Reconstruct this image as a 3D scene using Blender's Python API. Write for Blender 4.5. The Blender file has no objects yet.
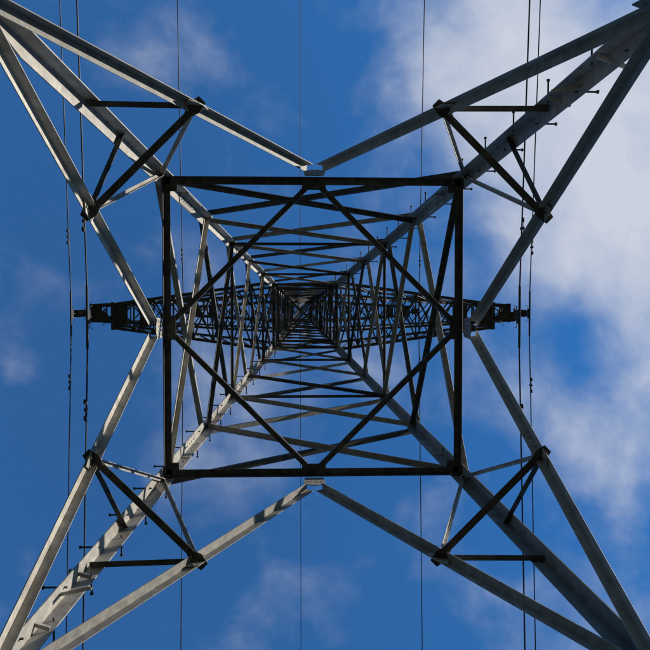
import bpy, math, random
from mathutils import Vector, Matrix
random.seed(7)
H=1.5
# ---------------------------------------------------------------- builder
class B:
    def __init__(s): s.v=[];s.f=[];s.m=[]
    def add(s,vs,fs,mi=0):
        o=len(s.v); s.v+= [tuple(x) for x in vs]
        s.f+=[tuple(i+o for i in f) for f in fs]; s.m+=[mi]*len(fs)
    def prism(s,poly,p1,p2,a,b,mi=0):
        n=len(poly); vs=[p1+a*x+b*y for x,y in poly]+[p2+a*x+b*y for x,y in poly]
        fs=[(i,(i+1)%n,n+(i+1)%n,n+i) for i in range(n)]
        fs+= [tuple(range(n-1,-1,-1)),tuple(range(n,2*n))]
        s.add(vs,fs,mi)
    def L(s,p1,p2,a,b,w,t,mi=0):
        d=(p2-p1).normalized()
        b=(b-d*b.dot(d)).normalized(); a=(a-d*a.dot(d)); a=(a-b*a.dot(b)).normalized()
        r=t*.35
        poly=[(0,0),(w-r,0),(w,r),(w,t),(t,t),(t,w),(r,w),(0,w-r)]
        s.prism(poly,p1,p2,a,b,mi)
    def box(s,c,ax,ay,az,hx,hy,hz,mi=0):
        vs=[c+ax*(hx*i)+ay*(hy*j)+az*(hz*k) for i in(-1,1) for j in(-1,1) for k in(-1,1)]
        s.add(vs,[(0,1,3,2),(4,6,7,5),(0,4,5,1),(2,3,7,6),(0,2,6,4),(1,5,7,3)],mi)
    def plate(s,pts,n,t,mi=0):
        k=len(pts); vs=list(pts)+[p+n*t for p in pts]
        fs=[(i,(i+1)%k,k+(i+1)%k,k+i) for i in range(k)]+[tuple(range(k-1,-1,-1)),tuple(range(k,2*k))]
        s.add(vs,fs,mi)
    def cyl(s,p1,p2,r,n=8,mi=0,r2=None):
        d=(p2-p1).normalized(); a=d.orthogonal().normalized(); b=d.cross(a)
        r2=r if r2 is None else r2
        vs=[p1+(a*math.cos(2*math.pi*i/n)+b*math.sin(2*math.pi*i/n))*r for i in range(n)]
        vs+=[p2+(a*math.cos(2*math.pi*i/n)+b*math.sin(2*math.pi*i/n))*r2 for i in range(n)]
        s.add(vs,[(i,(i+1)%n,n+(i+1)%n,n+i) for i in range(n)]+[tuple(range(n-1,-1,-1)),tuple(range(n,2*n))],mi)
    def tube(s,pts,r,n=8,mi=0):
        vs=[];fs=[]
        for k,p in enumerate(pts):
            d=(pts[min(k+1,len(pts)-1)]-pts[max(k-1,0)]).normalized()
            a=Vector((1,0,0)); a=(a-d*a.dot(d)).normalized(); b=d.cross(a)
            vs+=[p+(a*math.cos(2*math.pi*i/n)+b*math.sin(2*math.pi*i/n))*r for i in range(n)]
        for k in range(len(pts)-1):
            fs+=[(k*n+i,k*n+(i+1)%n,(k+1)*n+(i+1)%n,(k+1)*n+i) for i in range(n)]
        s.add(vs,fs,mi)
    def obj(s,name,mats,smooth=False):
        me=bpy.data.meshes.new(name); me.from_pydata(s.v,[],s.f)
        for m in mats: me.materials.append(m)
        me.polygons.foreach_set("material_index",s.m)
        me.update()
        import bmesh
        bm=bmesh.new(); bm.from_mesh(me); bmesh.ops.recalc_face_normals(bm,faces=bm.faces); bm.to_mesh(me); bm.free()
        if smooth:
            for p in me.polygons: p.use_smooth=True
        o=bpy.data.objects.new(name,me); bpy.context.scene.collection.objects.link(o); return o

# ---------------------------------------------------------------- materials
def newmat(name):
    m=bpy.data.materials.new(name); m.use_nodes=True
    return m,m.node_tree.nodes,m.node_tree.links,m.node_tree.nodes["Principled BSDF"]
def steel():
    m,n,l,b=newmat("galvanised_steel")
    geo=n.new("ShaderNodeNewGeometry"); tc=n.new("ShaderNodeTexCoord")
    n1=n.new("ShaderNodeTexNoise"); n1.inputs["Scale"].default_value=9; n1.inputs["Detail"].default_value=6; n1.inputs["Roughness"].default_value=.65
    n2=n.new("ShaderNodeTexNoise"); n2.inputs["Scale"].default_value=1.3; n2.inputs["Detail"].default_value=4
    l.new(tc.outputs["Object"],n1.inputs["Vector"]); l.new(tc.outputs["Object"],n2.inputs["Vector"])
    r=n.new("ShaderNodeValToRGB"); r.color_ramp.elements[0].position=.28; r.color_ramp.elements[1].position=.7
    r.color_ramp.elements[0].color=(.28,.266,.245,1); r.color_ramp.elements[1].color=(.58,.557,.515,1)
    l.new(n1.outputs["Fac"],r.inputs["Fac"])
    ri=n.new("ShaderNodeValToRGB"); ri.color_ramp.elements[0].color=(.52,.52,.53,1); ri.color_ramp.elements[1].color=(1.1,1.08,1.04,1)
    l.new(geo.outputs["Random Per Island"],ri.inputs["Fac"])
    mx=n.new("ShaderNodeMix"); mx.data_type='RGBA'; mx.blend_type='MULTIPLY'; mx.inputs[0].default_value=1
    l.new(r.outputs["Color"],mx.inputs[6]); l.new(ri.outputs["Color"],mx.inputs[7])
    rr=n.new("ShaderNodeValToRGB"); rr.color_ramp.elements[0].position=.52; rr.color_ramp.elements[1].position=.74
    rr.color_ramp.elements[0].color=(0,0,0,1); rr.color_ramp.elements[1].color=(.6,.6,.6,1)
    l.new(n2.outputs["Fac"],rr.inputs["Fac"])
    m2=n.new("ShaderNodeMix"); m2.data_type='RGBA'; l.new(rr.outputs["Color"],m2.inputs[0]); l.new(mx.outputs[2],m2.inputs[6])
    m2.inputs[7].default_value=(.20,.16,.12,1)
    l.new(m2.outputs[2],b.inputs["Base Color"])
    b.inputs["Metallic"].default_value=.1; b.inputs["Roughness"].default_value=.65
    bp=n.new("ShaderNodeBump"); bp.inputs["Strength"].default_value=.25; bp.inputs["Distance"].default_value=.004
    n3=n.new("ShaderNodeTexNoise"); n3.inputs["Scale"].default_value=60; n3.inputs["Detail"].default_value=3
    l.new(tc.outputs["Object"],n3.inputs["Vector"]); l.new(n3.outputs["Fac"],bp.inputs["Height"]); l.new(bp.outputs["Normal"],b.inputs["Normal"])
    return m
def simple(name,c1,c2,sc,rough,metal=0):
    m,n,l,b=newmat(name); tc=n.new("ShaderNodeTexCoord"); t=n.new("ShaderNodeTexNoise")
    t.inputs["Scale"].default_value=sc; t.inputs["Detail"].default_value=6; l.new(tc.outputs["Object"],t.inputs["Vector"])
    r=n.new("ShaderNodeValToRGB"); r.color_ramp.elements[0].color=(*c1,1); r.color_ramp.elements[1].color=(*c2,1)
    r.color_ramp.elements[0].position=.35; r.color_ramp.elements[1].position=.65
    l.new(t.outputs["Fac"],r.inputs["Fac"]); l.new(r.outputs["Color"],b.inputs["Base Color"])
    b.inputs["Roughness"].default_value=rough; b.inputs["Metallic"].default_value=metal
    return m
M_st=steel()
M_dk=simple("shaded_dark_steel",(.035,.034,.034),(.09,.087,.082),9,.6,.2)  # shade of unlit members put into the colour; dark fittings share it
M_ins=simple("insulator_porcelain",(.035,.02,.014),(.06,.035,.025),20,.25)
M_wire=simple("aluminium_conductor",(.03,.03,.032),(.06,.06,.065),30,.6,.3)
M_con=simple("concrete",(.22,.21,.19),(.36,.35,.32),6,.9)
M_gr=simple("grass",(.020,.026,.011),(.044,.048,.023),.8,.95)
mats=[M_st,M_dk,M_ins,M_con]

# ---------------------------------------------------------------- tower
def half(z):
    if z<=20: return 3.33-.119*z
    if z<=35: return .95+(.48-.95)*(z-20)/15
    return max(.48+(.07-.48)*(z-35)/7,.07)
T=B()
X,Y,Z=Vector((1,0,0)),Vector((0,1,0)),Vector((0,0,1))
NS=[X,Y,-X,-Y]; TS=[Y,-X,-Y,X]
def P(k,s,z,off=0):
    h=half(z); p=TS[k]*(s*h)+NS[k]*(h+off); p.z=z+H; return p
LT=.02
def facemember(k,p1,p2,w,t=.010,outside=False,up=True,mi=0):
    n=NS[k]; d=(p2-p1).normalized(); n=(n-d*n.dot(d)).normalized()
    e=d.cross(n)
    if abs(e.z)>.02:
        if (e.z<0)!=up: e=-e
    c=-e*(w/2)
    if outside: T.L(p1+c+n*.001,p2+c+n*.001,e,n,w,t,mi)
    else: T.L(p1+c-n*(LT+.001),p2+c-n*(LT+.001),e,-n,w,t,mi)
def fm(k,s1,z1,s2,z2,w,**kw): facemember(k,P(k,s1,z1),P(k,s2,z2),w,**kw)
def bolt(p,n,r=.013,h=.012,mi=0):
    T.cyl(p,p+n*h,r,6,mi)
def boltrow(c,a,n,cnt,sp,mi=0):
    for i in range(cnt): bolt(c+a*((i-(cnt-1)/2)*sp),n,mi=mi)

# legs
for sx in(-1,1):
    for sy in(-1,1):
        for z1,z2,w in((-1.75,12.3,.175),(12.3,20,.145),(20,27,.12),(27,35,.10),(35,42,.08)):
            a=Vector((sx*half(z1),sy*half(z1),z1+H)) ; b=Vector((sx*half(z2),sy*half(z2),z2+H))
            T.L(a,b,Vector((-sx,0,0)),Vector((0,-sy,0)),w,LT if w>.14 else .013)
        for zs,w,nb in((11.2,.175,6),(15.4,.145,5),(19.6,.145,4)):
            d=(Vector((sx*half(zs+.1),sy*half(zs+.1),zs+.1))-Vector((sx*half(zs),sy*half(zs),zs))).normalized()
            c=Vector((sx*half(zs),sy*half(zs),zs+H))
            o=c+Vector((-sx*(LT+.001),-sy*(LT+.001),0))
            T.L(o-d*.38,o+d*.38,Vector((-sx,0,0)),Vector((0,-sy,0)),w-LT-.01,.012)
            for j in range(nb):
                q=c+d*((j-(nb-1)/2)*.12)
                f=.1
                T.cyl(q+Vector((-sx*(f),sy*.018,0)),q+Vector((-sx*f,-sy*.046,0)),.012,6)
                T.cyl(q+Vector((sx*.018,-sy*f,0)),q+Vector((-sx*.046,-sy*f,0)),.012,6)
        c=Vector((sx*half(-1.5),sy*half(-1.5),0))
        T.box(c+Z*.1,X,Y,Z,.45,.45,.22,3); T.box(c+Z*.36,X,Y,Z,.3,.3,.05,3)
# step bolts on two opposite legs
for sx,sy in((1,-1),(-1,1)):
    i=0;z=1.8
    while z<34:
        c=Vector((sx*half(z),sy*half(z),z+H)); f=.11 if z<20 else .07
        if i%2: 
            q=c+Vector((-sx*f,0,0)); T.cyl(q+Vector((0,-sy*.05,0)),q+Vector((0,sy*.17,0)),.0105,8,1); T.cyl(q+Vector((0,sy*.17,0)),q+Vector((0,sy*.19,0)),.019,8,1)
        else:
            q=c+Vector((0,-sy*f,0)); T.cyl(q+Vector((-sx*.05,0,0)),q+Vector((sx*.17,0,0)),.0105,8,1); T.cyl(q+Vector((sx*.17,0,0)),q+Vector((sx*.19,0,0)),.019,8,1)
        i+=1; z+=.42
# anti-climbing brackets
for sx,sy in((-1,1),(1,-1)):
    for z,l,fl in((6.25,.20,0),(6.75,.24,1),(7.15,.16,0)):
        c=Vector((sx*half(z),sy*half(z),z+H))
        d=Vector((-sx*.5,-sy*.1,0)).normalized() if fl else Vector((sx*.9,-sy*.3,0)).normalized()
        s0=c+Vector((-sx*.08,-sy*.08,0))
        T.L(s0-d*.08,s0+d*l,Z,d.cross(Z),.035,.006)
# K-frame below waist
ZA=9.6;ZF=5.2
mid={}
for k in range(4):
    for s in(-1,1):
        ap=P(k,0.03*s,ZA,.06); ft=P(k,s*.99,ZF)
        facemember(k,ap,ft,.106,t=.012,up=True)
        m=ap.lerp(ft,.475); mid[(k,s)]=m
        zr=7.4 if k in(1,3) else 8.37
        inn=NS[k]*-.012
        facemember(k,m+inn,P(k,s*.985,zr)+inn,.06,t=.008,up=False,mi=1)
        facemember(k,m+inn*2,P(k,s*.985,9.85)+inn*2,.045,t=.007,up=True)
        n=NS[k]; d=(ft-ap).normalized(); e=d.cross(n).normalized()
        c=m-n*.046
        T.plate([c-d*.16-e*.05,c-d*.08+e*.08,c+d*.08+e*.08,c+d*.16-e*.05,c+d*.04-e*.09,c-d*.04-e*.09],-n,.01,0)
        boltrow(c-n*.01+e*.02,d,-n,4,.06); boltrow(c-n*.01-e*.05,d,-n,2,.06)
        c=ft-n*.035-TS[k]*s*.12
        T.plate([c-d*.3-e*.08,c-d*.3+e*.08,c+d*.1+e*.1,c+d*.15-e*.1],-n,.01)
        boltrow(c-n*.01-d*.12,d,-n,4,.08)
    n=NS[k]; c=P(k,0,9.78,-.025)
    t=TS[k]
    T.plate([c-t*.13+Z*.16,c+t*.13+Z*.16,c+t*.15-Z*.16,c+t*.05-Z*.23,c-t*.05-Z*.23,c-t*.15-Z*.16],-n,.012)
    boltrow(c-n*.012+Z*.1,t,-n,4,.06); boltrow(c-n*.012-Z*.08,t,-n,4,.065)
# hip members linking adjacent faces
for k in range(4):
    a=mid[(k,1)]; kk=(k+1)%4; b=mid[(kk,-1)]
    d=(b-a).normalized(); inn=-(NS[k]+NS[kk]).normalized()
    a2=a+inn*.05+d*.0; b2=b+inn*.05-d*.0
    T.L(a2-inn*.035,b2-inn*.035,inn,Z,.078,.010,1)
    for q,dd in((a2,d),(b2,-d)):
        T.plate([q-dd*.06-inn*.05-Z*.013,q-dd*.06+inn*.05-Z*.013,q+dd*.06+inn*.075-Z*.013,q+dd*.17+inn*.035-Z*.013,q+dd*.17-inn*.035-Z*.013,q+dd*.06-inn*.075-Z*.013],Z,.009,1)
        for j in range(3): bolt(q+dd*(-.01+.06*j)-Z*.013,-Z,mi=1)
# waist ring + plan diamond
for k in range(4):
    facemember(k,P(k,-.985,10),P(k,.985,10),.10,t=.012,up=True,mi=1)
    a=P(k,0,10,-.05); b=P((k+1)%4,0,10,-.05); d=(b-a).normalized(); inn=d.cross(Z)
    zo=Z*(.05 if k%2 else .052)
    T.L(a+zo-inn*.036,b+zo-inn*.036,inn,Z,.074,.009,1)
    c=P(k,1,10)-TS[k]*.12-NS[k]*.12+Z*.045
    T.box(c,X,Y,Z,.10,.10,.006,1)
    c=P(k,0,10,-.11)+Z*.03
    T.box(c,TS[k],NS[k],Z,.17,.08,.006,1)
    for j in range(-2,3):
        if j: bolt(c+TS[k]*(j*.065)-Z*.006,-Z,mi=1)
# X panels
lv=[10,12.35,14.45,16.4,18.25,20]
for i in range(len(lv)-1):
    z1,z2=lv[i],lv[i+1]; w=[.085,.078,.07,.062,.055][i]
    for k in range(4):
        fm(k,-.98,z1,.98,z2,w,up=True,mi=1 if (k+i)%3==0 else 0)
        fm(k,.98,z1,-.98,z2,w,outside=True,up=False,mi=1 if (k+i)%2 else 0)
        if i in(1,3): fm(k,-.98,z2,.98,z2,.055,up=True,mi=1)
n=11
zs=[20+15*i/n for i in range(n+1)]
for i in range(n):
    for k in range(4):
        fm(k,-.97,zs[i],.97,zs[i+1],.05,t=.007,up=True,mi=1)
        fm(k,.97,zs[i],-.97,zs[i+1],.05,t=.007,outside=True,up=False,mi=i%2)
for z in(20,22.2,27,29.2,33.5,35):
    for k in range(4):
        fm(k,-.98,z,.98,z,.07,t=.008,up=True,mi=1)
    if z in(20,27,33.5):
        for q in(0,1):
            h=half(z)-.03; s=-1 if q else 1
            T.L(Vector((-h,-h*s,z+H+.02*q)),Vector((h,h*s,z+H+.02*q)),Vector((s,-1,0)).normalized() if q==0 else Vector((1,1,0)).normalized(),Z,.055,.006,1)
for i in range(5):
    a,b=35+1.3*i,36.3+1.3*i
    for k in range(4):
        fm(k,-.95,a,.95,b,.04,t=.006,mi=1); fm(k,.95,a,-.95,b,.04,t=.006,outside=True,up=False,mi=1)
T.box(Vector((0,0,42+H)),X,Y,Z,.14,.14,.03,1)
# cross-arms
wires=[]
def member(p1,p2,w,up=Z,mi=0,t=.007):
    d=(p2-p1).normalized(); a=up.cross(d)
    if a.length<.05: a=X.copy()
    a.normalize(); T.L(p1-a*w/2,p2-a*w/2,a,up,w,t,mi)
def insul(tip,Ls,wx):
    T.cyl(tip,tip-Z*.25,.018,8,1)
    z0=.25; nd=int((Ls-.5)/.14)
    for i in range(nd):
        p=tip-Z*(z0+.14*i)
        T.cyl(p,p-Z*.05,.045,12,2,.05); T.cyl(p-Z*.05,p-Z*.09,.055,16,2,.135); T.cyl(p-Z*.09,p-Z*.105,.135,16,2,.11); T.cyl(p-Z*.105,p-Z*.14,.03,8,1)
    b=tip-Z*Ls
    T.cyl(tip-Z*(z0+.14*nd),b,.018,8,1)
    T.box(b,Y,X,Z,.17,.03,.045,1)
    for s in(-1,1):
        T.tube([tip-Z*.25,tip-Z*.3+Y*s*.22,tip-Z*.5+Y*s*.26],.01,6,1)
        T.tube([b+Z*.15,b+Z*.12+Y*s*.26,b+Z*.32+Y*s*.30],.01,6,1)
def arm(sd,z,Lr,th,rise,Ls,seg):
    h=half(z); h2=half(z+rise)
    b0=[Vector((sd*h,s*h,z+H)) for s in(-1,1)]; b1=[Vector((sd*Lr,s*th,z+H)) for s in(-1,1)]
    t0=[Vector((sd*h2,s*h2,z+rise+H)) for s in(-1,1)]; t1=[Vector((sd*Lr,s*th*.8,z+.22+H)) for s in(-1,1)]
    for i in range(2):
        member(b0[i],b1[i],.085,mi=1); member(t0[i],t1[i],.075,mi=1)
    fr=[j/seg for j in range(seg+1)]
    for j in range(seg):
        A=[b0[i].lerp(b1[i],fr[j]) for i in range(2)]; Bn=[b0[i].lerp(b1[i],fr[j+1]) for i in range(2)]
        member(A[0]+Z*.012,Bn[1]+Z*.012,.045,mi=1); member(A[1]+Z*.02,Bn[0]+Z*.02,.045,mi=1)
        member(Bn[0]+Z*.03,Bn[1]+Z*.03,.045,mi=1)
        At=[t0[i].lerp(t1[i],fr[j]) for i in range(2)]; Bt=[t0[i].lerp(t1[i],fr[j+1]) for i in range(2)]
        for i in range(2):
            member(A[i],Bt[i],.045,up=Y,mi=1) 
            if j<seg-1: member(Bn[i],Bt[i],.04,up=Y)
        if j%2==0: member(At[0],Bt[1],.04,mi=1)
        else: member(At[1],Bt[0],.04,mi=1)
    c=Vector((sd*(Lr+.02),0,z+H))
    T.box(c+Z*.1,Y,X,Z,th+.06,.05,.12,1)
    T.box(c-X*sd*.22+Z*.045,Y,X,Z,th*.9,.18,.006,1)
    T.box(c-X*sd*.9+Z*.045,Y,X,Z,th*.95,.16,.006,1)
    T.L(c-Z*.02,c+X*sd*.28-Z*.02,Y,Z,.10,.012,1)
    tip=c+X*sd*.16-Z*.02
    insul(tip,Ls,0)
    T.cyl(tip-Y*.2-Z*.05,tip+Y*.2-Z*.05,.03,8,1)
    wires.append(tip-Z*(Ls+.05))
for sd in(-1,1):
    arm(sd,20,5.37,.33,2.2,1.75,8)
    arm(sd,27,7.98,.30,2.2,1.75,10)
    arm(sd,33.5,5.1,.22,1.5,1.75,7)
tower=T.obj("transmission_tower",mats)
SP=320.0
for s in(-1,1):
    o=bpy.data.objects.new("transmission_tower",tower.data); o.location=(0,s*SP,0); bpy.context.scene.collection.objects.link(o)
# ---------------------------------------------------------------- conductors
wires.append(Vector((0,0,42+H-.1)))
for wi,w in enumerate(wires):
    W=B(); earth=wi==len(wires)-1
    sag=7.0; r=.017 if earth else .021
    pts=[]
    for sp in(-1,0):
        for i in range(0,61 if sp==0 else 60):
            f=i/60; y=(sp+f)*SP
            pts.append(Vector((w.x,y,w.z-4*sag*f*(1-f))))
    W.tube(pts,r,8)
    def wz(y): f=abs(y)/SP; return w.z-4*sag*f*(1-f)
    dists=[2.6] if abs(w.x)>7 else [2.5]
    if not earth:
        for dd in dists:
            for s in(-1,1):
                y=s*(dd+random.uniform(-.25,.25)); p=Vector((w.x,y,wz(y)))
                W.box(p-Z*.04,X,Y,Z,.035,.035,.08)
                q=p-Z*.11; W.tube([q-Y*.22,q,q+Y*.22],.009,6)
                for t in(-1,1): W.cyl(q+Y*t*.16,q+Y*t*.27,.046,10,0,.038)
        W.cyl(Vector((w.x,-.8,wz(.8))),Vector((w.x,.8,wz(.8))),r*1.6,8)
    W.obj("power_line",[M_wire])
# ---------------------------------------------------------------- ground
g=B(); N=40; R=2500
vs=[];fs=[]
def gc(i): t=(i/N)*2-1; return math.copysign(abs(t)**3,t)*R
from mathutils import noise
for i in range(N+1):
    for j in range(N+1):
        x,y=gc(i),gc(j); hh=0 if max(abs(x),abs(y))<6 else noise.noise(Vector((x*.01,y*.01,0)))*.6-.3
        vs.append((x,y,hh))
for i in range(N):
    for j in range(N): a=i*(N+1)+j; fs.append((a,a+1,a+N+2,a+N+1))
g.add(vs,fs); g.obj("grass_field",[M_gr],True)

# ---------------------------------------------------------------- light
az=Vector((1,-.25,0)).normalized(); el=math.radians(26)
sd=Vector((az.x*math.cos(el),az.y*math.cos(el),math.sin(el)))
s=bpy.data.lights.new("sun","SUN"); s.energy=5.0; s.angle=math.radians(.5); s.color=(1,.93,.81)
so=bpy.data.objects.new("sun",s); bpy.context.scene.collection.objects.link(so)
so.rotation_euler=sd.to_track_quat('Z','Y').to_euler()
w=bpy.data.worlds.new("World"); bpy.context.scene.world=w; w.use_nodes=True
n=w.node_tree.nodes; l=w.node_tree.links
bg=n["Background"]; bg.inputs["Strength"].default_value=.09
sky=n.new("ShaderNodeTexSky"); sky.sky_type='NISHITA'; sky.sun_disc=False; sky.sun_elevation=el
sky.sun_rotation=math.atan2(sd.x,sd.y); sky.ozone_density=3.0; sky.air_density=1.0; sky.dust_density=.2
tint=n.new("ShaderNodeMix"); tint.data_type='RGBA'; tint.blend_type='MULTIPLY'; tint.inputs[0].default_value=1
l.new(sky.outputs[0],tint.inputs[6]); tint.inputs[7].default_value=(.05,1.15,1.95,1)
def math_(op,a,b=None,c=None,clamp=False):
    m=n.new("ShaderNodeMath"); m.operation=op; m.use_clamp=clamp
    for i,v in enumerate((a,b,c)):
        if v is None: continue
        if hasattr(v,'links'): l.new(v,m.inputs[i])
        else: m.inputs[i].default_value=v
    return m.outputs[0]
tc=n.new("ShaderNodeTexCoord"); sp=n.new("ShaderNodeSeparateXYZ"); l.new(tc.outputs["Generated"],sp.inputs[0])
zc=math_('MAXIMUM',sp.outputs[2],.12)
px=math_('DIVIDE',sp.outputs[0],zc); py=math_('DIVIDE',sp.outputs[1],zc)
cv=n.new("ShaderNodeCombineXYZ"); l.new(px,cv.inputs[0]); l.new(py,cv.inputs[1]); cv.inputs[2].default_value=3.7
def nz(sc,det,ro,dist,off):
    mp=n.new("ShaderNodeMapping"); mp.inputs["Location"].default_value=off; l.new(cv.outputs[0],mp.inputs[0])
    t=n.new("ShaderNodeTexNoise"); t.inputs["Scale"].default_value=sc; t.inputs["Detail"].default_value=det; t.inputs["Roughness"].default_value=ro; t.inputs["Distortion"].default_value=dist
    l.new(mp.outputs[0],t.inputs[0]); return t.outputs[0]
a=nz(3.6,5,.5,.3,(0.6,.3,0)); b2=nz(9,5,.55,.3,(5,2,1))
tot=math_('ADD',math_('MULTIPLY',math_('SUBTRACT',a,.52),1.5),math_('MULTIPLY',math_('SUBTRACT',b2,.5),.95))
blobs=[(610,110,160,.85),(500,60,90,.5),(440,110,60,.2),(640,240,90,.5),(540,220,50,.2),(625,440,80,.65),(530,395,60,.25),(150,30,80,.22),(40,300,70,.08),(350,560,100,.2),(180,420,90,.18),(620,610,90,.3),(500,620,70,.18),(380,30,80,.15),(590,320,35,-.25),(130,160,60,-.2),(540,500,60,-.15),(60,480,90,-.2),(40,180,60,-.2)]
for u,v,r,am in blobs:
    dx=math_('SUBTRACT',px,(u-296)/700); dy=math_('SUBTRACT',py,(v-303)/700)
    d2=math_('ADD',math_('MULTIPLY',dx,dx),math_('MULTIPLY',dy,dy))
    e=math_('EXPONENT',math_('MULTIPLY',d2,-1/(r/700)**2))
    tot=math_('ADD',tot,math_('MULTIPLY',e,am))
cr=n.new("ShaderNodeValToRGB"); l.new(tot,cr.inputs[0]); cr.color_ramp.interpolation='B_SPLINE'
E=cr.color_ramp.elements; E[0].position=0.0; E[0].color=(.015,.015,.015,1); E[1].position=.95; E[1].color=(.95,.95,.95,1)
e=E.new(.3); e.color=(.18,.18,.18,1)
e=E.new(.62); e.color=(.68,.68,.68,1)
mx=n.new("ShaderNodeMix"); mx.data_type='RGBA'; l.new(cr.outputs[0],mx.inputs[0]); l.new(tint.outputs[2],mx.inputs[6])
mx.inputs[7].default_value=(6.9,7.3,8.3,1)
# sky colour darkened toward the horizon to cut ambient light on shaded steel
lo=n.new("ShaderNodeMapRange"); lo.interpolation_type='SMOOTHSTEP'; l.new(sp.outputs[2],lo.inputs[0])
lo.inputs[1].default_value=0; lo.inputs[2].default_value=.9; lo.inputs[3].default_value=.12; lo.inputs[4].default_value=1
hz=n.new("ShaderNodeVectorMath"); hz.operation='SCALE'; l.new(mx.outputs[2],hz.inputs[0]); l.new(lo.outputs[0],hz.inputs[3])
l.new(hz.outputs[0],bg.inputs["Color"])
# ---------------------------------------------------------------- camera
cam=bpy.data.cameras.new("camera"); co=bpy.data.objects.new("camera",cam); bpy.context.scene.collection.objects.link(co)
cam.sensor_width=36; cam.lens=36*705/650; cam.clip_start=.05; cam.clip_end=8000
fw=Vector((28.5/700,20.5/700,1)).normalized(); up=Vector((0,-1,0)); rt=fw.cross(up).normalized(); up=rt.cross(fw)
M=Matrix((rt,up,-fw)).transposed().to_4x4(); M.translation=Vector((-.25,-.33,H)); co.matrix_world=M
sc=bpy.context.scene; sc.camera=co
sc.view_settings.view_transform='Standard'; sc.view_settings.look='None'; sc.view_settings.exposure=0
